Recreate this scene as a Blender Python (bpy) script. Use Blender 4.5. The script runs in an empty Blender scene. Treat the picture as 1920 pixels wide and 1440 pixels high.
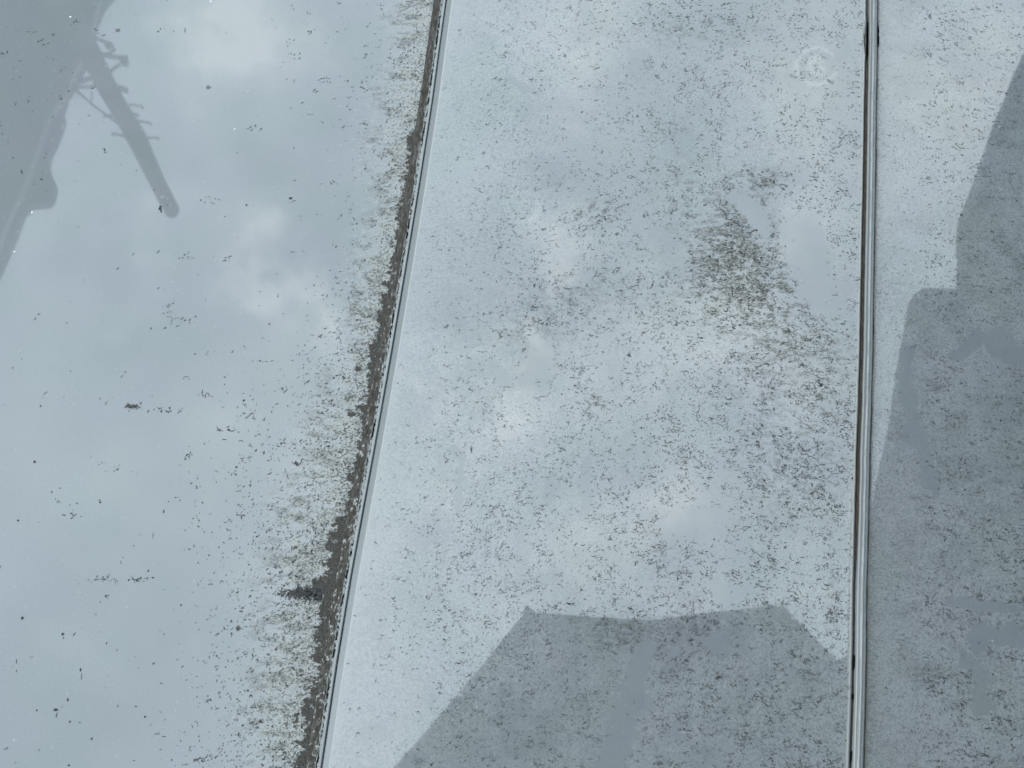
import bpy, math
import numpy as np
rng = np.random.default_rng(7)
scene = bpy.context.scene
COL = scene.collection

# ------------------------------------------------------------------ survey
# The sheet was surveyed from the photograph: W() turns a survey coordinate
# (1920x1440 units) into metres on the flat sheet, S() goes back.
F = 960/math.tan(math.radians(20)); T = math.radians(25); H = 1.27
def W(px, py):
    u = (np.asarray(px, float)-960)/F; v = (720-np.asarray(py, float))/F
    k = H/(math.cos(T)-v*math.sin(T))
    return u*k, (math.sin(T)+v*math.cos(T))*k
def S(x, y):
    x = np.asarray(x, float); y = np.asarray(y, float)
    dep = y*math.sin(T)+H*math.cos(T)
    return 960+F*x/dep, 720-F*(y*math.cos(T)-H*math.sin(T))/dep

def interp_ext(v, xs, ys):
    v = np.asarray(v, float); r = np.interp(v, xs, ys)
    s0 = (ys[1]-ys[0])/(xs[1]-xs[0]); s1 = (ys[-1]-ys[-2])/(xs[-1]-xs[-2])
    return np.where(v < xs[0], ys[0]+(v-xs[0])*s0, np.where(v > xs[-1], ys[-1]+(v-xs[-1])*s1, r))
def line_of(pts):
    xs, ys = W([p[0] for p in pts], [p[1] for p in pts])
    o = np.argsort(ys)
    return ys[o], xs[o]
LAP = line_of([(837,0),(823,100),(811,190),(787,345),(760,510),(733,670),(703,840),(680,965),(659,1080),(632,1245),(603,1440)])
RID = line_of([(1636,0),(1635,80),(1631,360),(1626,660),(1620,860),(1614,1080),(1612,1240),(1607,1440)])
lapx = lambda y: interp_ext(y, *LAP)
ridx = lambda y: interp_ext(y, *RID)
PX = 0.00053                      # about one survey unit in metres

# ------------------------------------------------------------------ noise
def _h(ix, iy, seed):
    n = (ix.astype(np.int64)*374761393+iy.astype(np.int64)*668265263+seed*974634777) & 0xffffffff
    n = ((n ^ (n >> 13))*1274126177) & 0xffffffff
    n = (n ^ (n >> 16)) & 0xffff
    return n/65535.0
def vn(x, y, seed=0):
    ix = np.floor(x); iy = np.floor(y); fx = x-ix; fy = y-iy
    fx = fx*fx*fx*(fx*(fx*6-15)+10); fy = fy*fy*fy*(fy*(fy*6-15)+10)
    a = _h(ix,iy,seed); b = _h(ix+1,iy,seed); c = _h(ix,iy+1,seed); d = _h(ix+1,iy+1,seed)
    return (a*(1-fx)+b*fx)*(1-fy)+(c*(1-fx)+d*fx)*fy
def fbm(x, y, seed=0, oc=4, g=.5):
    x = np.asarray(x, float); y = np.asarray(y, float)
    s = 0; a = 1; t = 0
    for i in range(oc):
        s = s+a*vn(x*(2**i)+i*17.3, y*(2**i)-i*9.1, seed+i); t += a; a *= g
    return s/t
sst = lambda a, b, x: (lambda t: t*t*(3-2*t))(np.clip((x-a)/(b-a), 0, 1))
def blob(px, py, cx, cy, rx, ry):
    return np.exp(-(((px-cx)/rx)**2+((py-cy)/ry)**2))
def capsule(px, py, x1, y1, x2, y2, r):
    dx, dy = x2-x1, y2-y1
    t = np.clip(((px-x1)*dx+(py-y1)*dy)/(dx*dx+dy*dy+1e-6), 0, 1)
    return np.hypot(px-x1-t*dx, py-y1-t*dy)/r

# ------------------------------------------------------------------ dirt maps
CLEAN = [(1205,1225,1195,1260,22),(1195,1260,1175,1330,26),(1175,1330,1140,1450,34),
         (1500,440,1530,540,42),(1385,365,1435,435,17),(1012,655,1005,720,26),(925,690,950,715,13),
         (1345,1108,1390,1118,20),(1100,860,1098,955,9),(1270,990,1340,985,34),(950,150,1010,175,9),
         (1700,670,1705,760,15),(1705,760,1720,830,19),(1720,830,1748,918,14),(1880,625,1905,650,28),
         (1790,660,1850,625,16),(1790,1125,1910,1135,12),(1840,1190,1920,1195,22),(1835,1240,1850,1330,18),
         (1800,1225,1830,1260,12),(860,850,866,960,9),(1560,120,1580,100,12),
         (1330,1200,1350,1220,22),(1590,520,1560,600,10),(1500,545,1560,590,18)]
def clean_map(px, py):
    wx = px+(fbm(px/34, py/34, 91, 5, .62)-.5)*44; wy = py+(fbm(px/34, py/34, 97, 5, .62)-.5)*44
    c = np.zeros_like(px)
    for (a,b,d,e,r) in CLEAN:
        c = np.maximum(c, 1-sst(.70, 1.15, capsule(wx, wy, a,b,d,e,r)))
    return c
SMEARS = [(1372,488,52,58,1.5),(1425,440,30,90,.5),(1395,430,26,30,.8),(1400,560,110,55,.9),(1480,650,100,40,.4),(1420,340,40,16,.8),
          (1370,380,20,30,.7),(1300,380,60,70,.35),(1500,830,120,120,.25),(1240,1010,26,50,.5),(1120,760,16,20,.6),
          (1450,720,110,60,.2),(1560,700,50,80,.22),(1120,400,40,24,.5),(1000,620,70,40,.35),(1100,560,110,50,.3),
          (1300,60,120,24,.35),(1500,900,100,80,.2),(1560,1150,12,60,.5),(1170,1180,90,40,.3),(1290,1150,50,60,.2)]
def lap_off(px, py):
    x, y = W(px, py)
    return (x-lapx(y))/PX
def crust_map(px, py):
    """pale crust + dark grime beside the lap joint on the left sheet: 0..1"""
    d = -lap_off(px, py)
    reach = 70+62*fbm(py/120, py*0+3, 5, 3)+40*(fbm(py/35, px/90, 8, 3)-.5)+40*sst(600,1000,py)-20*sst(1250,1440,py)
    return np.clip(1-d/np.maximum(reach*1.5, 5), 0, 1)
def grime_map(px, py):
    d = -lap_off(px, py)
    w = np.interp(py, [-200,0,160,175,260,380,520,600,700,800,900,1000,1100,1250,1350,1440],
                      [12,17,19,34,42,40,36,44,50,36,42,46,62,36,50,44])
    w = w+(fbm(px/22, py/13, 21, 4, .6)-.5)*58
    w = w*(.82+.10*sst(600,1000,py))
    g = .88*sst(-18, 14, w-d)*sst(160, 175, py+0*d)+sst(-3, 3, 20+5*(fbm(px/12,py/12,33,3)-.5)*2-d)*(1-sst(160,175,py))
    # smear spreading from the joint and a few compact spots
    q = np.clip((px-508)/90, 0, 1)
    s = .70*np.sqrt(sst(0, 1, q))*1.25*np.exp(-((py-1113-(1-q)*3)/(8+6*q))**2)*(px < 600+6*np.sin(py/4))
    s = np.maximum(s, .9*blob(px,py,672,690,9,9)); s = np.maximum(s, .9*blob(px,py,658,776,9,9))
    s = np.maximum(s, .7*blob(px,py,553,1026,9,6)); s = np.maximum(s, .6*blob(px,py,555,870,7,9))
    s = np.maximum(s, .9*blob(px,py,247,762,17,4)); s = np.maximum(s, .6*blob(px,py,202,1086,26,4))
    return np.clip(np.maximum(g, s*(.55+.9*fbm(px/6,py/6,55,2))), 0, 1)
def film_map(px, py):
    ld = lap_off(px, py)
    x, y = W(px, py); rd = (x-ridx(y))/PX
    left = ld < 0
    f = .34+.9*(fbm(px/230, py/200, 41, 4)-.5)
    # chalky bloom right of the lap joint
    bl = 1.25*np.exp(-np.maximum(ld-10,0)/(70+40*fbm(py/90, py*0, 61, 2)))*(1-.45*sst(820, 1150, py))
    f = f+.26*(rd > 0)+.2*sst(1100,1250,py)
    f = f+.8*np.exp(-((ld-18)/7)**2)
    f = np.where(left, .06+.25*(fbm(px/150,py/150,44,3)-.4)+.9*crust_map(px,py), f+.55*bl)
    f = f+.45*blob(px,py,880,330,80,60)*(~left)+.35*blob(px,py,1030,70,60,70)+.3*blob(px,py,1330,640,150,60)
    f = f+.22*np.exp(-np.abs(rd)/60)*(~left)+.5*np.exp(-((rd+22)/4.5)**2)*(.5+fbm(py/40,px*0,93,3))*(~left)
    for (cx, cy, rad, w, a) in [(1530,128,14,8,1.0),(1530,128,38,4,.9),(1530,128,27,4,-.5),(980,392,30,6,.8),(980,392,10,9,.5),
                                (1790,150,30,4,.18),(1040,700,58,4,.22),(905,690,36,5,.2),(1900,620,60,3,.15)]:
        r = np.hypot(px-cx, (py-cy)*1.12)+(fbm(px/14,py/14,int(cx))-.5)*8
        f = f+a*np.exp(-((r-rad)/w)**2)
    # water runs across the sheet
    f = f+.10*(fbm(px/7, py/160, 71, 3)-.5)*2*sst(700,900,py)*(ld > 60)
    f = f+.12*(fbm(px/170, py/9, 72, 3)-.5)*2*(rd > 8)*sst(500,900,py)
    f = f*(1-.85*clean_map(px,py))
    f = f-.25*sst(.58,.72,fbm(px/60,py/55,77,3))*(~left)
    return np.clip(f, 0, 1.2)
def grit_map(px, py):
    """where fine dark dust freckles gather"""
    ld = lap_off(px, py); x, y = W(px, py); rd = (x-ridx(y))/PX
    f = sst(.34,.66,fbm((px+py*.3)/44,(py-px*.2)/26,501,4))*.75+.25
    m = f*(.45+.55*sst(30,260,ld))*(1-.5*blob(px,py,1010,240,120,100))
    m = np.where(rd > 0, .35+.45*f, m)
    m = np.where(ld < 0, .05+.9*crust_map(px,py)*(.3+f), m)
    return np.clip(m*(1-clean_map(px,py)), 0, 1)
def muck_map(px, py):
    """greenish brown growth stain, low contrast"""
    m = np.zeros_like(px)
    for (a,b,rx,ry,w) in SMEARS: m = m+w*blob(px,py,a,b,rx,ry)*1.0
    m = m*(.12+1.55*sst(.40,.64,fbm((px+py*.5)/15,(py-px*.25)/6.5,83,4)))
    x, y = W(px, py); rd = (x-ridx(y))/PX
    st = (1.25*blob(px,py,1352,500,42,40)+.9*blob(px,py,1385,445,22,28)+.7*blob(px,py,1420,345,26,13)+.5*blob(px,py,1400,500,60,60)+.5*blob(px,py,1490,655,60,22))
    m = np.maximum(m, st*sst(.30,.60,fbm((px+py*.5)/13,(py-px*.25)/5,89,4)))
    m = np.maximum(m, (rd > 5)*np.exp(-(rd-8)/12)*(.75+.5*fbm(px/5,py/40,85,2)))
    m = np.maximum(m, (rd > 0)*.20*sst(.42,.7,fbm(px/46,py/30,87,4)))
    return np.clip(m, 0, 1)*(1-clean_map(px,py))

# ------------------------------------------------------------------ material helpers
def mat(name):
    m = bpy.data.materials.new(name); m.use_nodes = True
    nt = m.node_tree; b = nt.nodes['Principled BSDF']
    return m, nt, b
def N(nt, t, **k):
    n = nt.nodes.new(t)
    for a, v in k.items(): setattr(n, a, v)
    return n
def attr(nt, name): return N(nt, 'ShaderNodeAttribute', attribute_name=name).outputs['Fac']
def math_(nt, op, a, b=None, clamp=False):
    n = N(nt, 'ShaderNodeMath', operation=op, use_clamp=clamp)
    for i, v in enumerate((a, b)):
        if v is None: continue
        if isinstance(v, (int, float)): n.inputs[i].default_value = v
        else: nt.links.new(v, n.inputs[i])
    return n.outputs[0]
def mix(nt, f, a, b):
    n = N(nt, 'ShaderNodeMix', data_type='RGBA')
    for s, v in ((0, f), (6, a), (7, b)):
        if isinstance(v, (int, float)): n.inputs[s].default_value = v
        elif isinstance(v, tuple): n.inputs[s].default_value = (*v, 1)
        else: nt.links.new(v, n.inputs[s])
    return n.outputs[2]
def noise(nt, scale, detail=4, rough=.55, vec=None, stretch=None):
    n = N(nt, 'ShaderNodeTexNoise'); n.inputs['Scale'].default_value = scale
    n.inputs['Detail'].default_value = detail; n.inputs['Roughness'].default_value = rough
    tc = N(nt, 'ShaderNodeTexCoord'); src = tc.outputs['Object']
    if stretch:
        mp = N(nt, 'ShaderNodeMapping'); mp.inputs['Scale'].default_value = stretch
        mp.inputs['Rotation'].default_value = (0,0,math.radians(20) if stretch[2] == 1 else 0)
        nt.links.new(src, mp.inputs[0]); src = mp.outputs[0]
    nt.links.new(src, n.inputs['Vector'])
    return n.outputs['Fac']
def ramp(nt, f, a, b):
    n = N(nt, 'ShaderNodeMapRange', interpolation_type='SMOOTHSTEP')
    nt.links.new(f, n.inputs[0]); n.inputs[1].default_value = a; n.inputs[2].default_value = b
    return n.outputs[0]
def simple(name, c, rough=.6, c2=None, sc=8, bump=0):
    m, nt, b = mat(name)
    if c2: nt.links.new(mix(nt, ramp(nt, noise(nt, sc, 6), .3, .7), c, c2), b.inputs['Base Color'])
    else: b.inputs['Base Color'].default_value = (*c, 1)
    b.inputs['Roughness'].default_value = rough
    if bump:
        bp = N(nt, 'ShaderNodeBump'); bp.inputs['Strength'].default_value = bump; bp.inputs['Distance'].default_value = .01
        nt.links.new(noise(nt, sc*4, 6), bp.inputs['Height']); nt.links.new(bp.outputs[0], b.inputs['Normal'])
    return m

# ---- weathered gloss paint with film, crust, grime, muck attributes
M_paint, nt, b = mat('weathered_gloss_paint')
PAINT = (.192,.215,.226); FILM = (.276,.299,.305); CRUST = (.375,.395,.388); GRIME = (.034,.034,.031); MUCK = (.080,.085,.078)
film = attr(nt, 'film'); crust = attr(nt, 'crust'); grime = attr(nt, 'grime'); muck = attr(nt, 'muck')
n1 = noise(nt, 420, 3, .65); n2 = noise(nt, 800, 2, .6); n3 = noise(nt, 150, 3, .6); n4 = noise(nt, 620, 2, .7, stretch=(.55,1.5,1))
ff = math_(nt, 'MULTIPLY', film, math_(nt, 'ADD', .30, math_(nt, 'MULTIPLY', ramp(nt, n1, .36, .64), 1.25)), True)
col = mix(nt, ff, PAINT, FILM)
tint = mix(nt, ramp(nt, noise(nt, 9, 1), .35, .65), (.97,1.0,.99), (1.0,.985,1.03))
mm = N(nt, 'ShaderNodeMix', data_type='RGBA', blend_type='MULTIPLY'); mm.inputs[0].default_value = 1
nt.links.new(col, mm.inputs[6]); nt.links.new(tint, mm.inputs[7]); col = mm.outputs[2]
mk = math_(nt, 'MULTIPLY', muck, math_(nt, 'ADD', .32, math_(nt, 'MULTIPLY', ramp(nt, n4, .42, .60), .95)), True)
col = mix(nt, mk, col, MUCK)
# fine grit: tiny darker freckles that thin out where the film is thin
gr = math_(nt, 'MULTIPLY', ramp(nt, n2, .53, .66), math_(nt, 'MULTIPLY', attr(nt, 'grit'), .52), True)
col = mix(nt, gr, col, (.085,.094,.094))
cr = ramp(nt, math_(nt, 'ADD', crust, math_(nt, 'MULTIPLY', math_(nt, 'SUBTRACT', n3, .5), 2.4)), .28, .95)
dap = ramp(nt, math_(nt, 'ADD', n1, math_(nt, 'MULTIPLY', crust, .07)), .50, .62)
ccol = mix(nt, math_(nt, 'MULTIPLY', dap, .8), CRUST, (.15,.155,.145))
fl = math_(nt, 'MULTIPLY', ramp(nt, n4, .60, .66), math_(nt, 'MULTIPLY', crust, .9), True)
ccol = mix(nt, fl, ccol, (.09,.09,.075))
col = mix(nt, math_(nt, 'MULTIPLY', cr, .92), col, ccol)
gn = math_(nt, 'ADD', grime, math_(nt, 'MULTIPLY', math_(nt, 'SUBTRACT', noise(nt, 230, 4, .8), .5), 2.3))
gm = ramp(nt, gn, .47, .55)
gm = math_(nt, 'MULTIPLY', gm, ramp(nt, grime, .02, .12))
gcol = mix(nt, ramp(nt, n1, .3, .7), GRIME, (.066,.061,.053))
gcol = mix(nt, ramp(nt, n2, .60, .70), gcol, (.15,.145,.13))
col = mix(nt, gm, col, gcol)
nt.links.new(col, b.inputs['Base Color'])
b.inputs['IOR'].default_value = 1.90
matt = math_(nt, 'MAXIMUM', math_(nt, 'MAXIMUM', math_(nt, 'MULTIPLY', cr, .85), gm), math_(nt, 'MULTIPLY', math_(nt, 'POWER', mk, 2.0), .9))
rr = math_(nt, 'ADD', .02, math_(nt, 'MULTIPLY', math_(nt, 'MAXIMUM', math_(nt, 'MULTIPLY', cr, .85), gm), .6))
nt.links.new(rr, b.inputs['Roughness'])
sp = math_(nt, 'SUBTRACT', .5, math_(nt, 'MULTIPLY', matt, .42))
nt.links.new(sp, b.inputs['Specular IOR Level'])
bp = N(nt, 'ShaderNodeBump'); bp.inputs['Distance'].default_value = .0006
nt.links.new(math_(nt, 'MULTIPLY', math_(nt, 'MAXIMUM', math_(nt, 'MULTIPLY', cr, .85), gm), .8), bp.inputs['Strength'])
nt.links.new(n1, bp.inputs['Height']); nt.links.new(bp.outputs[0], b.inputs['Normal'])

# ---- dirt flecks, tone attribute
M_fleck, nt, b = mat('dirt_flecks')
c = mix(nt, attr(nt, 'tone'), (.122,.136,.138), (.012,.014,.0148))
c = mix(nt, math_(nt, 'MULTIPLY', attr(nt, 'tone'), -1.0, True), c, (.7,.72,.72))
c = mix(nt, math_(nt, 'MULTIPLY', ramp(nt, noise(nt, 30, 3), .52, .74), .3), c, (.058,.060,.048))
nt.links.new(c, b.inputs['Base Color']); b.inputs['Roughness'].default_value = .6

# ---- seam materials; the dirt attribute holds dirt and the bead's painted shade
def seam_mat(name, clean, dirty, rough, hole=(.006,.006,.005)):
    m, nt, b = mat(name)
    d = attr(nt, 'dirt'); h = attr(nt, 'hole'); pl = attr(nt, 'pale')
    g = noise(nt, 500, 5, .7)
    dd = ramp(nt, math_(nt, 'ADD', d, math_(nt, 'MULTIPLY', math_(nt, 'SUBTRACT', g, .5), .9)), .25, .75)
    cc = mix(nt, pl, clean, (.38,.395,.385))
    cc = mix(nt, dd, cc, mix(nt, ramp(nt, noise(nt, 700, 3, stretch=(1,.12,0)), .35, .65), dirty, tuple(v*1.9 for v in dirty)))
    cc = mix(nt, ramp(nt, h, .35, .6), cc, hole)
    nt.links.new(cc, b.inputs['Base Color'])
    rr = math_(nt, 'ADD', rough, math_(nt, 'MULTIPLY', math_(nt, 'MAXIMUM', dd, h), .5)); nt.links.new(rr, b.inputs['Roughness'])
    sp = math_(nt, 'SUBTRACT', .5, math_(nt, 'MULTIPLY', math_(nt, 'MAXIMUM', dd, h), .4)); nt.links.new(sp, b.inputs['Specular IOR Level'])
    bp = N(nt, 'ShaderNodeBump'); bp.inputs['Distance'].default_value = .0005; bp.inputs['Strength'].default_value = .35
    nt.links.new(g, bp.inputs['Height']); nt.links.new(bp.outputs[0], b.inputs['Normal'])
    b.inputs['IOR'].default_value = 1.7
    return m
M_lip = seam_mat('folded_edge_paint', (.165,.192,.206), (.045,.043,.038), .2)
M_seal = seam_mat('grimy_sealant', (.055,.052,.046), (.036,.034,.030), .6)
M_bead = seam_mat('raised_bead_paint', (.150,.172,.184), (.036,.032,.027), .13)

# ------------------------------------------------------------------ mesh helpers
def link(name, verts, faces, m, parent=None, smooth=True, attrs=None, extra=None):
    me = bpy.data.meshes.new(name)
    if isinstance(verts, np.ndarray):
        nv = len(verts); nf = len(faces)
        me.vertices.add(nv); me.vertices.foreach_set('co', verts.astype(np.float32).ravel())
        fl = np.asarray(faces, np.int32); k = fl.shape[1]
        me.loops.add(nf*k); me.loops.foreach_set('vertex_index', fl.ravel())
        me.polygons.add(nf); me.polygons.foreach_set('loop_start', np.arange(nf, dtype=np.int32)*k)
        me.update(calc_edges=True)
    else:
        me.from_pydata(verts, [], faces); me.update()
    for mm_ in (m if isinstance(m, (list, tuple)) else [m]): me.materials.append(mm_)
    me.polygons.foreach_set('use_smooth', [smooth]*len(me.polygons))
    for k_, v_ in (attrs or {}).items():
        a = me.attributes.new(k_, 'FLOAT', 'POINT'); a.data.foreach_set('value', np.asarray(v_, np.float32).ravel())
    if extra is not None: me.polygons.foreach_set('material_index', extra)
    me.update()
    o = bpy.data.objects.new(name, me); COL.objects.link(o)
    if parent: o.parent = parent
    return o
def grid_faces(nr, nc, off=0):
    i = np.arange(nr-1)[:,None]*nc+np.arange(nc-1)[None,:]+off
    return np.stack([i, i+1, i+nc+1, i+nc], -1).reshape(-1, 4)
def empty(name, loc=(0,0,0)):
    o = bpy.data.objects.new(name, None); COL.objects.link(o); o.location = loc; return o
def tag(o, label=None, cat=None, group=None, kind=None):
    for k_, v_ in (('label',label),('category',cat),('group',group),('kind',kind)):
        if v_: o[k_] = v_
    return o

YF0, YF1 = .19, 1.11
ROWS = np.concatenate([np.arange(-.55,YF0,.02), np.arange(YF0,YF1,.0014), np.arange(YF1,2.2,.02)])
ROWF = np.concatenate([np.arange(-.55,YF0,.01), np.arange(YF0,YF1,.0009), np.arange(YF1,2.2,.01)])
XL, XR = -1.5, 1.55
ROLL = math.tan(math.radians(6)); STEP = .0040
LIP_L, LIP_R = -11*PX, 15*PX            # folded edge strip, from crease line
SE_L = -27*PX                            # sealant strip left side
BE_L, BE_R = -23*PX, 14*PX

def wave(x, y, k=1.0):
    return k*(.00010*(fbm(x/.09+5, y/.09, 3, 2)-.5)+.00035*(fbm(x/.35, y/.35+9, 13, 1)-.5))
zl = lambda x, y: wave(x, y, 1.2)
zm = lambda x, y: STEP+wave(x, y, 1.0)
def zr(x, y):
    d = x-ridx(y)
    return STEP-ROLL*np.maximum(d-.004,0)+wave(x, y, 1.0)

root = empty('metal_roof')
tag(root, 'large weathered pale grey gloss-painted metal roof, speckled with dirt and crossed by two long seams', 'metal roof')

# ------------------------------------------------------------------ flecks
def fleck_mesh(P, L, Wd, A, cv, z):
    """P (n,2) centres, L lengths, Wd widths, A angles, cv bend; 5 stations -> 4 quads each"""
    n = len(P); t = np.linspace(-.5,.5,5)
    prof = np.array([.25,.85,1,.8,.2])
    th = A[:,None]+cv[:,None]*t[None]
    x = P[:,0][:,None]+L[:,None]*t[None]*np.cos(th); y = P[:,1][:,None]+L[:,None]*t[None]*np.sin(th)
    y = y+L[:,None]*cv[:,None]*.35*(t[None]**2-.08)
    jit = 1+.6*(rng.random((n,5))-.5)
    w = Wd[:,None]*.5*prof[None]*jit
    nx = -np.sin(th); ny = np.cos(th)
    V = np.empty((n,10,2)); V[:,:5,0] = x+nx*w; V[:,:5,1] = y+ny*w; V[:,5:,0] = x-nx*w; V[:,5:,1] = y-ny*w
    V = V.reshape(-1,2)
    Z = z(V[:,0], V[:,1])
    f0 = np.array([[i+5,i+6,i+1,i] for i in range(4)])
    Fc = (f0[None]+(np.arange(n)*10)[:,None,None]).reshape(-1,4)
    return np.column_stack([V, Z]), Fc

def scatter(n, box, dens):
    px = rng.uniform(box[0], box[2], n); py = rng.uniform(box[1], box[3], n)
    k = rng.random(n) < dens(px, py)
    return px[k], py[k]
def satellites(px, py, m, sx, sy):
    k = rng.poisson(m, len(px)); i = np.repeat(np.arange(len(px)), k)
    return px[i]+rng.normal(0,sx,len(i)), py[i]+rng.normal(0,sy,len(i))

def flecks_left():
    def dens(px, py):
        d = -lap_off(px, py)
        band = np.exp(-np.maximum(d-20,0)/(75+45*sst(500,900,py)))
        f = fbm(px/34, py/26, 201, 4)
        cl = sst(.42,.60,f)
        base = band*(.28+1.2*cl)+.05*sst(.60,.74,fbm(px/60,py/50,211,4))
        base += .25*blob(px,py,60,180,90,160)*sst(.4,.6,f)+.25*blob(px,py,560,110,80,90)*cl+.25*blob(px,py,330,570,70,70)*cl
        base += .18*blob(px,py,460,850,80,160)*cl
        base *= (1-.7*sst(820,1000,py)*(1-sst(300,430,px)))
        return np.where(d > 4, base, 0)*.75
    px, py = scatter(30000, (-500,-300,870,1750), dens)
    cx = [195,243,300,320,262,130,120,215,245,148,205,180,250,345,318,430,355,425,395,385,560,480,610,262,60,545,300,500,440,470,330,380,90,650,690]
    cy = [750,762,768,770,765,965,940,880,885,968,1085,1087,1085,600,575,810,480,487,378,740,105,240,150,1087,60,1000,1380,990,890,780,600,1425,110,240,150]
    qx, qy = satellites(np.array(cx,float), np.array(cy,float), 9, 9, 4)
    s2x, s2y = satellites(px[::4], py[::4], 2.2, 4, 3)
    fx, fy = scatter(1500, (-500,-300,870,1750), lambda a,b_: np.where(lap_off(a,b_) < -30, .22, 0))
    def near(a_,b_):
        d_ = -lap_off(a_,b_); c_ = sst(.36,.62,fbm(a_/26,b_/17,231,4))
        return np.where(d_ > 22, np.exp(-(d_-22)/(34+44*sst(400,900,b_)))*(.25+.9*c_), 0)
    nx, ny = scatter(105000, (300,-300,870,1750), near)
    t_ = rng.random(620)**.42; wx_ = 506+t_*98; wy_ = 1114+rng.normal(0,1,620)*(3+6.5*t_)-2*(1-t_)
    px = np.concatenate([px,qx,s2x,fx,wx_,nx]); py = np.concatenate([py,qy,s2y,fy,wy_,ny])
    n = len(px); d = -lap_off(px,py)
    L = rng.gamma(3.0, 1.25, n)+1.0; Wd = .9+rng.gamma(2,.42,n)
    tiny = rng.random(n) < .45; L[tiny] *= .45; Wd[tiny] *= .85
    L[-len(nx):] *= .8; Wd[-len(nx):] *= .72
    A = np.where(rng.random(n) < .65, rng.normal(.5,.45,n), rng.uniform(0,math.pi,n))
    tone = np.clip(rng.normal(.74,.22,n)-.22*np.exp(-d/90), .05, 1)
    # single droplets, splinters
    ex = [(42,1159,5,5,1),(118,1189,5,5,1),(119,1196,5,1.6,1),(105,1331,8,5.5,.9),(106,1341,9,2,.4),(131,1353,5,2.2,1),(151,1256,6,3,1),(153,1268,12,1.5,.5),
          (200,1206,4,2.4,1),(272,1344,3.6,3.6,1),(221,1324,5,1.8,1),(127,1312,6,2.6,1),(31,1240,9,1.4,.9),(31,1258,5,1.2,.8),(287,1004,12,1.0,.7),
          (347,57,14,2.2,.8),(447,1178,10,9.5,.25),(391,164,10,9,.0),(221,57,10,9,.1),(301,388,6,5,.9),(302,396,8,3,.8),(322,1425,3,2.5,1),(129,1435,4,3,1),
          (447,1179,4,4,.0),(132,32,5,4,-1),(27,472,4,3,-1),(60,398,6,3,-1),(440,242,5,3,-1),(395,3,5,4,-1),(465,172,6,4,-.5),(300,392,7,5,1),(14,98,8,3,.8),(40,322,2,12,.8),(69,1332,3,3,1),(34,976,4,4,1),(65,866,5,4,1),(188,942,4,3,1),(307,959,7,2.5,1),(42,324,6,1.5,.9),(120,745,2,2,1),(545,372,7,6,.9)]
    ex = np.array(ex)
    ang = np.where(ex[:,2] > 1.5*ex[:,3], math.radians(92), 0.)
    return (np.r_[px,ex[:,0]], np.r_[py,ex[:,1]], np.r_[L,ex[:,2]], np.r_[Wd,ex[:,3]], np.r_[A,ang], np.r_[rng.normal(0,.9,n),np.zeros(len(ex))], np.r_[tone,ex[:,4]])

def flecks_mid():
    def dens(px, py):
        ld = lap_off(px,py); x, y = W(px,py); rd = (x-ridx(y))/PX
        f = fbm(px/30+px/90, py/24, 301, 4); cl = sst(.38,.60,f)
        b_ = .12+.34*cl+.28*sst(1000,1350,px)*cl+.2*sst(700,1100,py)*cl
        b_ *= sst(25,200,ld)*.85+.12
        for (a,c_,rx,ry,w) in SMEARS: b_ = b_+.8*w*blob(px,py,a,c_,rx,ry)*(.35+cl)
        b_ *= 1-.6*blob(px,py,1010,240,110,90)-.5*blob(px,py,900,640,60,90)-.5*blob(px,py,1330,990,80,40)-.85*blob(px,py,740,1330,130,150)
        b_ *= (1-.97*clean_map(px,py))
        return np.where((ld > 18)&(rd < -20), b_, 0)
    px, py = scatter(95000, (560,-300,1700,1750), dens)
    s2x, s2y = satellites(px[::5], py[::5], 2.0, 5, 3)
    px = np.r_[px,s2x]; py = np.r_[py,s2y]
    n = len(px)
    L = rng.gamma(2.6,1.35,n)+1.0; Wd = .65+rng.gamma(2,.25,n)
    fine = rng.random(n) < .45; L[fine] *= .55; Wd[fine] *= .8
    clot = rng.random(n) < .05; Wd[clot] *= 1.7; L[clot] *= 1.25
    A = np.where(rng.random(n) < .7, rng.normal(.25-.5*sst(1200,1500,px),.5,n), rng.uniform(0,math.pi,n))
    sm = np.zeros(n)
    for (a,c_,rx,ry,w) in SMEARS: sm += w*blob(px,py,a,c_,rx,ry)
    Wd *= .84
    tone = np.clip(np.where(rng.random(n) < .5, rng.normal(.25,.16,n), rng.normal(.50,.2,n))+.12*sst(1100,1500,px)+.25*np.minimum(sm,1), 0, 1)
    big = (rng.random(n) < .35*np.minimum(sm,1)); Wd[big] *= 1.6; L[big] *= 1.3
    return px, py, L, Wd, A, rng.normal(0,1.0,n), tone

def flecks_right():
    def dens(px, py):
        x, y = W(px,py); rd = (x-ridx(y))/PX
        f = fbm(px/34, py/18, 401, 4); cl = sst(.40,.64,f)
        b_ = .16+.46*cl*sst(20,110,rd)+.12*np.exp(-rd/50)+.1*sst(800,1000,py)*cl
        b_ *= 1-.97*clean_map(px,py)
        b_ *= 1-.4*blob(px,py,1720,400,50,100)
        return np.where(rd > 17, b_, 0)
    px, py = scatter(68000, (1600,-300,2500,1750), dens)
    s2x, s2y = satellites(px[::5], py[::5], 2.2, 6, 2)
    px = np.r_[px,s2x]; py = np.r_[py,s2y]; n = len(px)
    x, y = W(px,py); rd = (x-ridx(y))/PX
    L = rng.gamma(2.6,1.25,n)+1.0; Wd = .5+rng.gamma(2,.2,n); near = rd < 110
    L[near] *= .6; Wd[near] *= .85
    A = np.where(rng.random(n) < .75, rng.normal(-.3,.5,n), rng.uniform(0,math.pi,n))
    tone = np.clip(rng.normal(.42,.26,n)+.1*sst(60,160,rd), 0, 1)
    return px, py, L, Wd, A, rng.normal(0,.9,n), tone

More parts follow.
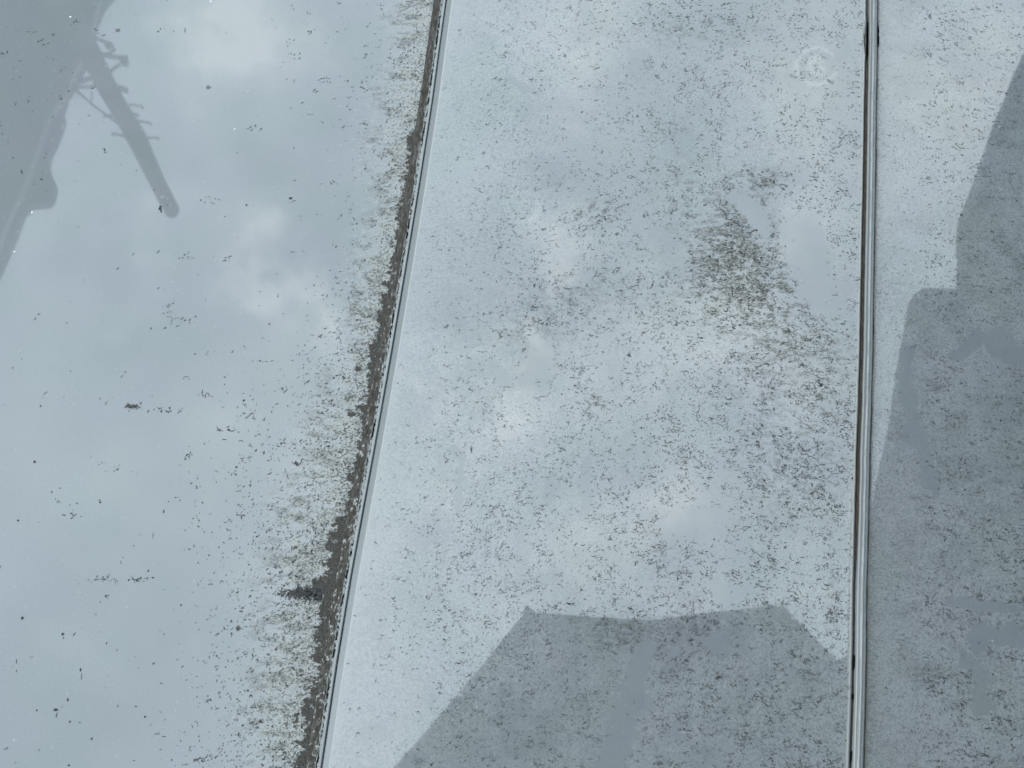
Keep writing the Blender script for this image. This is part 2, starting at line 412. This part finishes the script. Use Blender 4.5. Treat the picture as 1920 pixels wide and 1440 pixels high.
# ------------------------------------------------------------------ the three sheets
def sheet(name, x0, x1, nfine, zfun, fl, label):
    """grid between boundary curves x0(y), x1(y) (fine columns inside the survey, coarse outside)"""
    X = []; R = ROWS
    for yv in (R,):
        a = x0(yv); c_ = x1(yv)
    t = np.linspace(0,1,nfine)
    G = a[:,None]+(c_-a)[:,None]*t[None]
    cols = [G]
    if name == 'left':
        edge = a; far = np.full_like(a, XL); k = np.linspace(0,1,40)[:-1]
        cols = [far[:,None]+(edge-far)[:,None]*k[None], G]
    if name == 'right':
        edge = c_; far = np.full_like(a, XR); k = np.linspace(0,1,50)[1:]
        cols = [G, edge[:,None]+(far-edge)[:,None]*k[None]]
    X = np.concatenate(cols, 1); Y = np.repeat(R[:,None], X.shape[1], 1)
    x = X.ravel(); y = Y.ravel(); z = zfun(x, y)
    px, py = S(x, y)
    at = {'film': film_map(px,py), 'grit': grit_map(px,py), 'muck': muck_map(px,py)*(name != 'left'),
          'crust': crust_map(px,py)*(name == 'left'), 'grime': grime_map(px,py)*(name == 'left')}
    if name == 'left':
        at['muck'] = .15*blob(px,py,150,180,30,25)+1.1*sst(.08,.6,crust_map(px,py))*sst(.44,.64,fbm((px+py*.2)/30,py/11,95,5))*(crust_map(px,py) > 0)
    V = np.column_stack([x,y,z]); Fc = grid_faces(*X.shape)
    fx, fy, L, Wd, A, cv, tone = fl
    wx, wy = W(fx, fy)
    FV, FF = fleck_mesh(np.column_stack([wx,wy]), L*PX, Wd*PX, A, cv, lambda a_,b_: zfun(a_,b_)+.00025)
    nv = len(V); V2 = np.vstack([V,FV]); F2 = np.vstack([Fc, FF+nv])
    for k_ in at: at[k_] = np.r_[at[k_], np.zeros(len(FV))]
    at['tone'] = np.r_[np.zeros(nv), np.repeat(tone,10)]
    mi = np.r_[np.zeros(len(Fc),np.int32), np.ones(len(FF),np.int32)]
    o = link('roof_sheet', V2, F2, [M_paint, M_fleck], root, True, at, mi)
    o['label'] = label
    return o
fl_l, fl_m, fl_r = flecks_left(), flecks_mid(), flecks_right()
sheet('left', lambda y: lapx(y)*0-.60, lambda y: lapx(y)+SE_L, 380, zl, fl_l, 'cleanest glossy sheet with pale crust along its right edge')
sheet('mid', lambda y: lapx(y)+LIP_R, lambda y: ridx(y)+BE_L, 470, zm, fl_m, 'wide middle sheet speckled with dark flecks and chalky bloom')
sheet('right', lambda y: ridx(y)+BE_R, lambda y: lapx(y)*0+.62, 200, zr, fl_r, 'greyer sheet beyond the raised bead, covered in fine flecks')

# ------------------------------------------------------------------ lap joint
def strip(name, base, offs, zf, dirt, hole, pale, m, rows=ROWF, label=None):
    """offs in survey units across; functions get (o, y, py)"""
    o = np.repeat(offs[None], len(rows), 0); y = np.repeat(rows[:,None], len(offs), 1)
    x = base(y)+o*PX
    _, py = S(x, y)
    z = zf(o, y, py, x)
    at = {'dirt': dirt(o,y,py), 'hole': hole(o,y,py), 'pale': pale(o,y,py)}
    ob = link(name, np.column_stack([x.ravel(),y.ravel(),z.ravel()]), grid_faces(*x.shape), m, root, True, at)
    if label: ob['label'] = label
    return ob
Z0 = lambda o,y,p: np.zeros_like(o)
# sealant strip, -27 .. -10
so = np.linspace(-27,-10.6,26)
strip('sealant_strip', lapx, so,
      lambda o,y,p,x: zl(x,y)+.0012*sst(-27,-23,o)+.0006*(fbm(x/.0035,y/.004,701,3)-.5)*sst(-27,-24,o),
      lambda o,y,p: .55+.5*(fbm(o/3,p/9,703,3)-.5)*2-.0*o, Z0,
      lambda o,y,p: 1.5*sst(.66,.74,fbm(o/3.2,p/4.5,705,3))*sst(300,900,p)+.9*sst(-15.5,-13.5,-np.abs(o+12.5)-14)*sst(.5,.6,fbm(o/4,p/30,707,2)), M_seal,
      label='dark brown grimy sealant line')
lo = np.concatenate([np.linspace(-11,-1.5,20), np.linspace(-1,2,9), np.linspace(3,15,18)])
def lip_z(o,y,p,x):
    e = zl(x,y)+.0016
    pit = sst(.60,.72,fbm(o/2.2,p/3.5,711,2))*np.exp(-((o+8.2)/2.3)**2)
    z = e-.0022*pit-.0030*np.exp(-((o-.2)/1.1)**2)
    rise = sst(0,15,o)
    return np.where(o < 0, z, z*(1-rise)+(zm(x,y))*rise)
def lip_hole(o,y,p):
    f = fbm(o/2.4,p/5.5,713,3)*.6+fbm(o*0,p/28,715,2)*.4
    return sst(.50,.57,f)*np.exp(-((o+8.2)/2.0)**4)+.75*np.exp(-((o-.2)/.75)**2)*(.45+.5*fbm(o*0,p/60,716,2))
strip('folded_edge', lapx, lo, lip_z,
      lambda o,y,p: .42*np.exp(-((o+8)/4)**2)+.30*np.exp(-((o-.4)/2)**2),
      lip_hole,
      lambda o,y,p: np.clip(.55*sst(-10.6,-10,o)*(o < -4)*fbm(o/1.5,p/2,717,2)*1.6+.35*((o<-1)&(o>-5))+.28*sst(2,4,o)*(o<14)+.95*np.exp(-((o-14.6)/1.8)**2), 0, 1), M_lip,
      label='overlapping folded edge with pitted pale lip')

# ------------------------------------------------------------------ raised bead
bo = np.concatenate([np.linspace(-23,-8.5,32), np.linspace(-8.2,9.5,44), np.linspace(9.8,14,9)])
def split(p): return np.exp(-((p-76)/35.)**4)            # where the bead has burst open
def wob(p): return 1.2*(fbm(p/70, p*0, 731, 2)-.5)
def bead_z(o,y,p,x):
    q = o-wob(p)
    h = np.clip(1-np.abs((q-.3)/9.3)**2.2, 0, 1)
    z = STEP+wave(x,y)+.0042*h
    z = z-.0011*np.exp(-((q+4.6)/.9)**2)-.0010*np.exp(-((q+2.0)/.7)**2)*(fbm(p/30,p*0,733,2) > .5)
    wid = 3.2-1.4*sst(950,1150,p)
    z = z-.0022*np.exp(-((q+12.3)/wid)**2)
    z = z-.012*split(p)*np.exp(-((o+9.6+.8*np.sin((p-30)/24))/1.7)**2)+.0022*split(p)*np.exp(-((o+14.5)/2.5)**2)+.0012*split(p)*np.exp(-((o-3)/4)**2)
    z = z-.010*np.exp(-((o-11.3-(p-70)*.05)/1.1)**2)*np.exp(-((p-70)/17)**4)
    rd = np.maximum(o*PX-.004,0); z = z-ROLL*rd
    z = z+.00022*(fbm(o/1.4,p/2.5,735,2)-.5)
    return z
def bead_dirt_shade(o,y,p):
    q = o-wob(p)
    wid = 3.6-2.0*sst(950,1130,p)-1.6*(1-sst(60,140,p))
    side = fbm(o*0,p/26,741,3)
    g = 1.35*np.exp(-((q+12.2+1.2*(side-.5))/wid)**4)*(.75+.25*sst(.3,.5,side))
    r = (.95*np.exp(-((q-9.6)/1.1)**2)*(.35+.9*sst(.35,.6,fbm(o*0,p/34,743,3)))+.40*np.exp(-((q-12)/3)**2)+.52*sst(3.0,8.5,q)*(q < 10)*(.7+.5*fbm(o/2,p/12,749,2)))  # crease dirt, plus the right flank's shade put into the colour
    bul = split(p)*(1-.25*((p-60)/45)**2)
    g = g+.62*bul*np.exp(-((o+15)/3.6)**4)+.75*split(p)*np.exp(-((o+19.3-2.6*((p-62)/34)**2)/1.1)**2)*sst(.25,.5,fbm(o/3,p/9,751,2))  # shadow round the burst bulge, painted in on top of the groove dirt
    return np.clip(g+r+.25*np.exp(-((q+7)/1)**2), 0, 1.3)
def bead_hole(o,y,p):
    s = split(p)*np.exp(-((o+9.6+.8*np.sin((p-30)/24))/1.8)**2)*1.6
    s = s+1.7*np.exp(-((o-11.2-(p-70)*.05)/2.5)**2)*np.exp(-((p-70)/17)**4)*(np.abs(p-68) > 3)
    s = s+1.3*np.exp(-((o+12)/2.6)**4)*(np.exp(-((p-1243)/15)**4)+.8*np.exp(-((p-1308)/7)**4)+.6*np.exp(-((p-1420)/14)**4))*(.5+fbm(o/2,p/4,745,2))
    s = s+1.1*np.exp(-((o-9.8)/.8)**2)*(np.exp(-((p-622)/8)**4)+.8*np.exp(-((p-858)/9)**4)+.5*sst(.66,.75,fbm(o*0,p/16,747,2)))
    return np.clip(s,0,1)
def bead_pale_highlight(o,y,p):
    q = o-wob(p)
    return np.clip(.95*np.exp(-((q+7.2)/1.3)**2)+.9*np.exp(-((q+1.4)/1.5)**2)+.35*np.exp(-((q+3.5)/3)**2)*sst(950,1150,p)+.55*np.exp(-((q+18.5)/2.0)**2)*(1-split(p))+.45*(o < -17)+.25*split(p)*np.exp(-((o+5)/2)**2), 0, 1)  # pale edges and bands; the streak along the crown is a painted highlight
strip('raised_bead', ridx, bo, bead_z, bead_dirt_shade, bead_hole, bead_pale_highlight, M_bead, label='half-round raised bead with brown dirt in its grooves, burst open at the far end')

# skirt of the roof down to the ground
GZ = -.75
def top_ring():
    P = []
    ys = np.linspace(ROWS[0], ROWS[-1], 12)
    for y in ys: P.append((XL+.002, y, float(zl(np.array(XL),np.array(y)))-.001))
    for x in np.linspace(XL+.002, XR-.002, 30):
        y = ROWS[-1]; P.append((x, y-.001, float(zr(np.array(x),np.array(y)) if x > ridx(y) else (STEP if x > lapx(y) else 0))-.001))
    for y in ys[::-1]: P.append((XR-.002, y, float(zr(np.array(XR),np.array(y)))-.001))
    for x in np.linspace(XR-.002, XL+.002, 30):
        y = ROWS[0]; P.append((x, y+.001, float(zr(np.array(x),np.array(y)) if x > ridx(y) else (STEP if x > lapx(y) else 0))-.001))
    return P
P = top_ring(); n = len(P)
V = [p for p in P]+[(p[0],p[1],GZ) for p in P]
link('side_wall', V, [(i,(i+1)%n,n+(i+1)%n,n+i) for i in range(n)], simple('side_paint', (.30,.33,.34), .4, (.24,.26,.26), 6), root, False)

# ------------------------------------------------------------------ boxes for the surroundings
class MB:
    def __init__(s): s.v = []; s.f = []
    def box(s, x0,x1,y0,y1,z0,z1):
        k = len(s.v); s.v += [(x,y,z) for z in (z0,z1) for y in (y0,y1) for x in (x0,x1)]
        s.f += [(k,k+2,k+3,k+1),(k+4,k+5,k+7,k+6),(k,k+1,k+5,k+4),(k+2,k+6,k+7,k+3),(k,k+4,k+6,k+2),(k+1,k+3,k+7,k+5)]
        return s
    def tube(s, p, q, r0, r1, n=14):
        p = np.array(p,float); q = np.array(q,float); d = (q-p)/np.linalg.norm(q-p)
        a = np.cross(d, [0,0,1] if abs(d[2]) < .9 else [1,0,0]); a /= np.linalg.norm(a); c_ = np.cross(d,a); k = len(s.v)
        for (o,r) in ((p,r0),(q,r1)):
            for i in range(n):
                t = 2*math.pi*i/n; s.v.append(tuple(o+r*(a*math.cos(t)+c_*math.sin(t))))
        s.f += [(k+i,k+(i+1)%n,k+n+(i+1)%n,k+n+i) for i in range(n)]
        s.f += [tuple(k+i for i in range(n))[::-1], tuple(k+n+i for i in range(n))]
        return s
    def prism(s, poly, z0, z1):
        k = len(s.v); n = len(poly); s.v += [(x,y,z0) for x,y in poly]+[(x,y,z1) for x,y in poly]
        s.f += [(k+i,k+(i+1)%n,k+n+(i+1)%n,k+n+i) for i in range(n)]+[tuple(k+i for i in range(n))[::-1], tuple(k+n+i for i in range(n))]
        return s
    def build(s, name, m, parent=None, smooth=False): return link(name, s.v, s.f, m, parent, smooth)

g = MB().box(-80,80,-80,80,GZ-.2,GZ).build('ground', simple('yard_gravel', (.16,.155,.14), .9, (.24,.23,.21), 14, .4)); tag(g, kind='structure')

# canopy of sheets overhead, behind and to the right of the viewer
M_under = simple('canopy_underside', (.10,.11,.115), .8, (.07,.075,.08), 3); M_post = simple('post_paint', (.2,.2,.19), .6)
can = empty('canopy', (0,0,GZ)); tag(can, 'flat dark canopy on posts seen only as a dark angular reflection in the roof', 'canopy')
poly = [(-.95,-.20),(-.28,.59),(.025,.952),(.035,.985),(.06,.962),(.35,.945),(.67,.985),(.775,.865),(.80,.84),(.835,.86),(.87,1.02),(1.06,1.05),(1.42,1.13),(1.46,1.24),(1.50,1.38),(1.55,1.53),(1.58,1.66),(1.61,1.77),(1.65,1.905),
        (1.67,1.93),(1.80,1.94),(1.85,2.22),(2.10,2.75),(3.6,5.4),(5.2,5.4),(5.2,-2.2),(-.95,-2.2)]
cv = MB().prism([(x,y) for x,y in poly], 2.15-GZ, 2.21-GZ).build('canopy_sheet', M_under, can)
for (x,y) in ((5.05,5.2),(5.05,-2.05),(-.85,-2.05),(5.05,1.6),(2.2,-2.05)):
    MB().box(x-.05,x+.05,y-.05,y+.05,0,2.145-GZ).build('post', M_post, can)
for y in (-2.05,):
    MB().box(-.9,5.15,y-.04,y+.04,2.02-GZ,2.14-GZ).build('beam', M_post, can)

# neighbouring house to the far left
hs = empty('house', (-6,8,GZ)); tag(hs, 'grey house with eave and gutter, its dark corner mirrored at the upper left', 'house')
M_wall = simple('house_render', (.11,.12,.125), .9, (.09,.10,.105), 1.2); M_roof = simple('roof_tiles', (.07,.07,.07), .8, (.09,.085,.08), 4)
top = 6.0-GZ
def hp(name, mb, m):
    o = mb.build(name, m, hs); o.location = (6,-8,0); return o
w = hp('wall', MB().box(-9,-3.55,4.5,13,0,top-.05), M_wall)
edge = [(-3.25,3.62),(-3.00,3.74),(-2.96,3.86),(-2.93,3.88),(-2.95,3.92),(-2.94,4.03),(-2.92,4.17),(-2.90,4.30),(-2.88,4.39),(-2.87,4.50),(-2.84,4.56),(-2.80,4.565),(-2.74,4.58),(-2.715,4.61),(-2.71,4.65),(-2.71,4.71),
        (-2.745,4.77),(-2.785,4.83),(-2.805,4.88),(-2.81,4.94),(-2.79,5.10),(-2.78,5.20),(-2.80,5.26),(-2.78,5.37),(-2.73,5.53),(-2.70,5.65),(-2.70,5.80),(-2.68,5.96),(-2.655,6.06),(-2.63,6.12),(-2.59,6.21),(-2.55,6.48),(-2.50,6.9),(-2.5,13.4),(-9.4,13.4),(-9.4,3.62)]
edge = [(x-.092*max(0,5.6-y) if x > -5 else x, y) for x, y in edge]
hp('eave', MB().prism(edge, top-.04, top+.04), M_under)
hp('roof', MB().prism([(-4.3,5.6),(-3.7,7.0),(-3.7,13.2),(-9.2,13.2),(-9.2,5.6)], top+.05, top+.5), M_roof)
gt = MB(); gpts = [(-2.97,3.90),(-2.95,4.12),(-2.92,4.37),(-2.87,4.60),(-2.86,4.83),(-2.84,5.14),(-2.75,5.34),(-2.73,5.53),(-2.69,5.69),(-2.67,5.84),(-2.65,6.14),(-2.62,7.2),(-2.62,13)]
for a_, b_ in zip(gpts[:-1], gpts[1:]): gt.tube((a_[0]-.012-.092*max(0,5.6-a_[1]),a_[1],top-.06),(b_[0]-.012-.092*max(0,5.6-b_[1]),b_[1],top-.06),.017,.017,8)
gp = hp('gutter', gt, simple('gutter_paint', (.62,.66,.68), .45))

# utility pole
PXX, PYY = -2.40, 5.33
up = empty('utility_pole', (PXX,PYY,GZ)); tag(up, 'leaning utility pole with step pegs and brackets, mirrored in the upper left', 'utility pole')
M_pole = simple('weathered_pole_wood', (.09,.09,.085), .9, (.06,.06,.055), 12); M_steel = simple('dull_steel', (.14,.15,.15), .6)
def L_(p): return (p[0]-PXX, p[1]-PYY, p[2]-GZ)
def run(name, pts, r0, m=M_steel, n=8, ball=None):
    mb = MB()
    for a_, b_ in zip(pts[:-1], pts[1:]): mb.tube(L_(a_), L_(b_), r0, r0, n)
    if ball: mb.tube(L_((ball[0],ball[1],ball[2]-ball[3])), L_((ball[0],ball[1],ball[2]+ball[3])), ball[3], ball[3]*.8, 10)
    return mb.build(name, m, up, True)
shaft = [((-2.62,5.235,GZ),.12),((-2.52,5.275,4.9),.090),((-2.496,5.287,5.343),.070),((-2.482,5.293,5.705),.061),((-2.451,5.307,6.204),.060),((-2.419,5.321,6.996),.056),((-2.405,5.328,7.25),.054),((-2.403,5.329,7.29),.036)]
mb = MB()
for (a_, ra), (b_, rb) in zip(shaft[:-1], shaft[1:]): mb.tube(L_(a_), L_(b_), ra, rb, 20)
mb.build('shaft', M_pole, up, True)
for (a_, b_, c_) in (((-2.44,5.315,5.98),(-2.345,5.356,6.044),(-2.343,5.356,6.07)), ((-2.43,5.32,6.15),(-2.345,5.356,6.228),(-2.343,5.356,6.25)), ((-2.42,5.32,6.36),(-2.333,5.361,6.43),(-2.331,5.361,6.455)),
                     ((-2.46,5.30,6.33),(-2.555,5.26,6.215),(-2.558,5.26,6.235)), ((-2.44,5.31,6.08),(-2.388,5.336,6.112),(-2.387,5.336,6.13)), ((-2.50,5.285,6.06),(-2.56,5.257,6.02),(-2.562,5.257,6.03)),
                     ((-2.55,5.262,4.2),(-2.42,5.30,4.23),(-2.42,5.30,4.26)), ((-2.58,5.25,3.4),(-2.71,5.19,3.43),(-2.71,5.19,3.46))):
    run('step_peg', [a_, b_, c_], .0085)
run('bracket', [(-2.47,5.30,5.30),(-2.412,5.325,5.352),(-2.371,5.343,5.414),(-2.362,5.346,5.491),(-2.40,5.33,5.50),(-2.45,5.31,5.48)], .010, ball=(-2.385,5.336,5.432,.02))
run('bracket', [(-2.45,5.31,5.47),(-2.413,5.324,5.514),(-2.365,5.346,5.562),(-2.314,5.369,5.591)], .014, ball=(-2.335,5.36,5.615,.024))
run('bracket', [(-2.33,5.362,5.62),(-2.37,5.343,5.63),(-2.43,5.318,5.66)], .010)
run('bracket', [(-2.44,5.315,5.78),(-2.395,5.333,5.83)], .018, ball=(-2.388,5.336,5.845,.016))
run('cable', [(-2.49,5.29,5.70),(-2.556,5.26,5.718),(-2.619,5.231,5.690),(-2.637,5.223,5.712),(-2.598,5.24,5.859),(-2.533,5.27,6.061),(-2.47,5.30,6.25)], .0075)
run('cable', [(-2.598,5.24,5.859),(-2.564,5.256,5.75)], .004)
run('bracket', [(-2.50,5.29,5.66),(-2.577,5.25,5.658),(-2.60,5.24,5.66)], .012)

# ------------------------------------------------------------------ sky
SUN_EL, SUN_AZ = 45, 222        # degrees; azimuth from +Y clockwise
w = bpy.data.worlds.new('World'); scene.world = w; w.use_nodes = True
nt = w.node_tree; bg = nt.nodes['Background']
sky = N(nt, 'ShaderNodeTexSky', sky_type='NISHITA'); sky.sun_disc = False
sky.sun_elevation = math.radians(SUN_EL); sky.sun_rotation = math.radians(SUN_AZ); sky.air_density = 1.2; sky.dust_density = 2
tc = N(nt, 'ShaderNodeTexCoord')
def wnoise(scale, detail, rough=.5, off=(0,0,0), out='Fac'):
    mp = N(nt, 'ShaderNodeMapping'); mp.inputs['Location'].default_value = off
    nt.links.new(tc.outputs['Generated'], mp.inputs[0])
    n_ = N(nt, 'ShaderNodeTexNoise'); n_.inputs['Scale'].default_value = scale; n_.inputs['Detail'].default_value = detail; n_.inputs['Roughness'].default_value = rough
    nt.links.new(mp.outputs[0], n_.inputs['Vector']); return n_.outputs[out]
warp = N(nt, 'ShaderNodeVectorMath', operation='MULTIPLY_ADD')
nt.links.new(wnoise(9, 6, .62, (3,1,2), 'Color'), warp.inputs[0]); warp.inputs[1].default_value = (.26,.26,.26)
nt.links.new(tc.outputs['Generated'], warp.inputs[2])
wsub = N(nt, 'ShaderNodeVectorMath', operation='SUBTRACT'); nt.links.new(warp.outputs[0], wsub.inputs[0]); wsub.inputs[1].default_value = (.13,.13,.13)
wn = N(nt, 'ShaderNodeVectorMath', operation='NORMALIZE'); nt.links.new(wsub.outputs[0], wn.inputs[0])
def dirof(el, az):
    e, a = math.radians(el), math.radians(az); return (math.cos(e)*math.sin(a), math.cos(e)*math.cos(a), math.sin(e))
def refl(px, py, roll=0):
    u = (px-960)/F; v = (720-py)/F
    d = np.array([u, math.sin(T)+v*math.cos(T), -math.cos(T)+v*math.sin(T)]); d /= np.linalg.norm(d)
    r = math.radians(roll); nn = np.array([math.sin(r),0,math.cos(r)]); return tuple(d-2*d.dot(nn)*nn)
puffs = [(430,95,0,.034,.8),(490,20,0,.03,.5),(560,515,0,.024,1.0),(290,470,0,.03,.5),(600,60,0,.02,.3),(1045,50,0,.045,.7),(1400,600,0,.045,.45),(1250,650,0,.04,.4),
         (1010,685,0,.022,1.0),(880,700,0,.02,.6),(1080,450,0,.022,.9),(1290,985,0,.032,.85),(1010,1090,0,.05,.55),(1500,960,0,.04,.4),(1560,390,0,.03,.7),(1540,160,0,.045,.5),
         (1840,230,6,.04,.35)]
dips = [(540,420,0,.035,.7),(650,430,0,.03,.35),(720,30,0,.04,.5),(1110,100,0,.05,.35),(1380,250,0,.05,.35),(1450,900,0,.06,.5),(1250,880,0,.05,.35),(930,700,0,.018,.5),(1180,480,0,.05,.3)]
def add_blobs(lst):
    acc = None
    for (px,py,ro,wd,am) in lst:
        dt = N(nt, 'ShaderNodeVectorMath', operation='DOT_PRODUCT'); nt.links.new(wn.outputs[0], dt.inputs[0]); dt.inputs[1].default_value = refl(px,py,ro)
        e = math_(nt, 'MULTIPLY', math_(nt, 'SUBTRACT', dt.outputs['Value'], 1.0), 2.0/(wd*wd*1.4))
        e = math_(nt, 'MULTIPLY', math_(nt, 'POWER', 2.718, e), am)
        acc = e if acc is None else math_(nt, 'ADD', acc, e)
    return acc
pf = add_blobs(puffs); dp = add_blobs(dips)
cn = math_(nt, 'ADD', math_(nt, 'MULTIPLY', wnoise(4.5, 6, .52), 1.3), math_(nt, 'MULTIPLY', wnoise(14, 4, .5, (5,5,1)), .55))
cl = math_(nt, 'SUBTRACT', math_(nt, 'ADD', math_(nt, 'ADD', cn, -.60), math_(nt, 'MULTIPLY', pf, .62)), math_(nt, 'MULTIPLY', dp, .22))
cr_ = N(nt, 'ShaderNodeValToRGB'); nt.links.new(cl, cr_.inputs[0])
e = cr_.color_ramp.elements
e[0].position = .08; e[0].color = (6.9,8.2,9.1,1)
e[1].position = .92; e[1].color = (16.0,17.2,17.0,1)
q = e.new(.33); q.color = (9.0,10.4,11.4,1)
q = e.new(.55); q.color = (11.4,12.7,13.3,1)
mx = mix(nt, .93, sky.outputs[0], cr_.outputs[0])
nt.links.new(mx, bg.inputs[0]); bg.inputs[1].default_value = .1

sd = bpy.data.lights.new('sun', 'SUN'); sd.energy = .8; sd.angle = math.radians(14); sd.color = (1,.96,.9)
so_ = bpy.data.objects.new('sun', sd); COL.objects.link(so_)
from mathutils import Vector
so_.rotation_euler = Vector(tuple(-v for v in dirof(SUN_EL, SUN_AZ))).to_track_quat('-Z','Y').to_euler()

# ------------------------------------------------------------------ camera
cd = bpy.data.cameras.new('camera'); cd.sensor_width = 36; cd.lens = 18/math.tan(math.radians(20)); cd.clip_start = .01; cd.clip_end = 500
cam = bpy.data.objects.new('camera', cd); COL.objects.link(cam); cam.location = (0,0,H); cam.rotation_euler = (T,0,0)
scene.camera = cam
vs = scene.view_settings; vs.view_transform = 'Standard'; vs.look = 'None'; vs.gamma = 1; vs.exposure = .90
scene.render.engine = 'CYCLES'
scene.cycles.max_bounces = 4; scene.cycles.diffuse_bounces = 2; scene.cycles.glossy_bounces = 3
w.cycles.sampling_method = 'MANUAL'; w.cycles.sample_map_resolution = 256
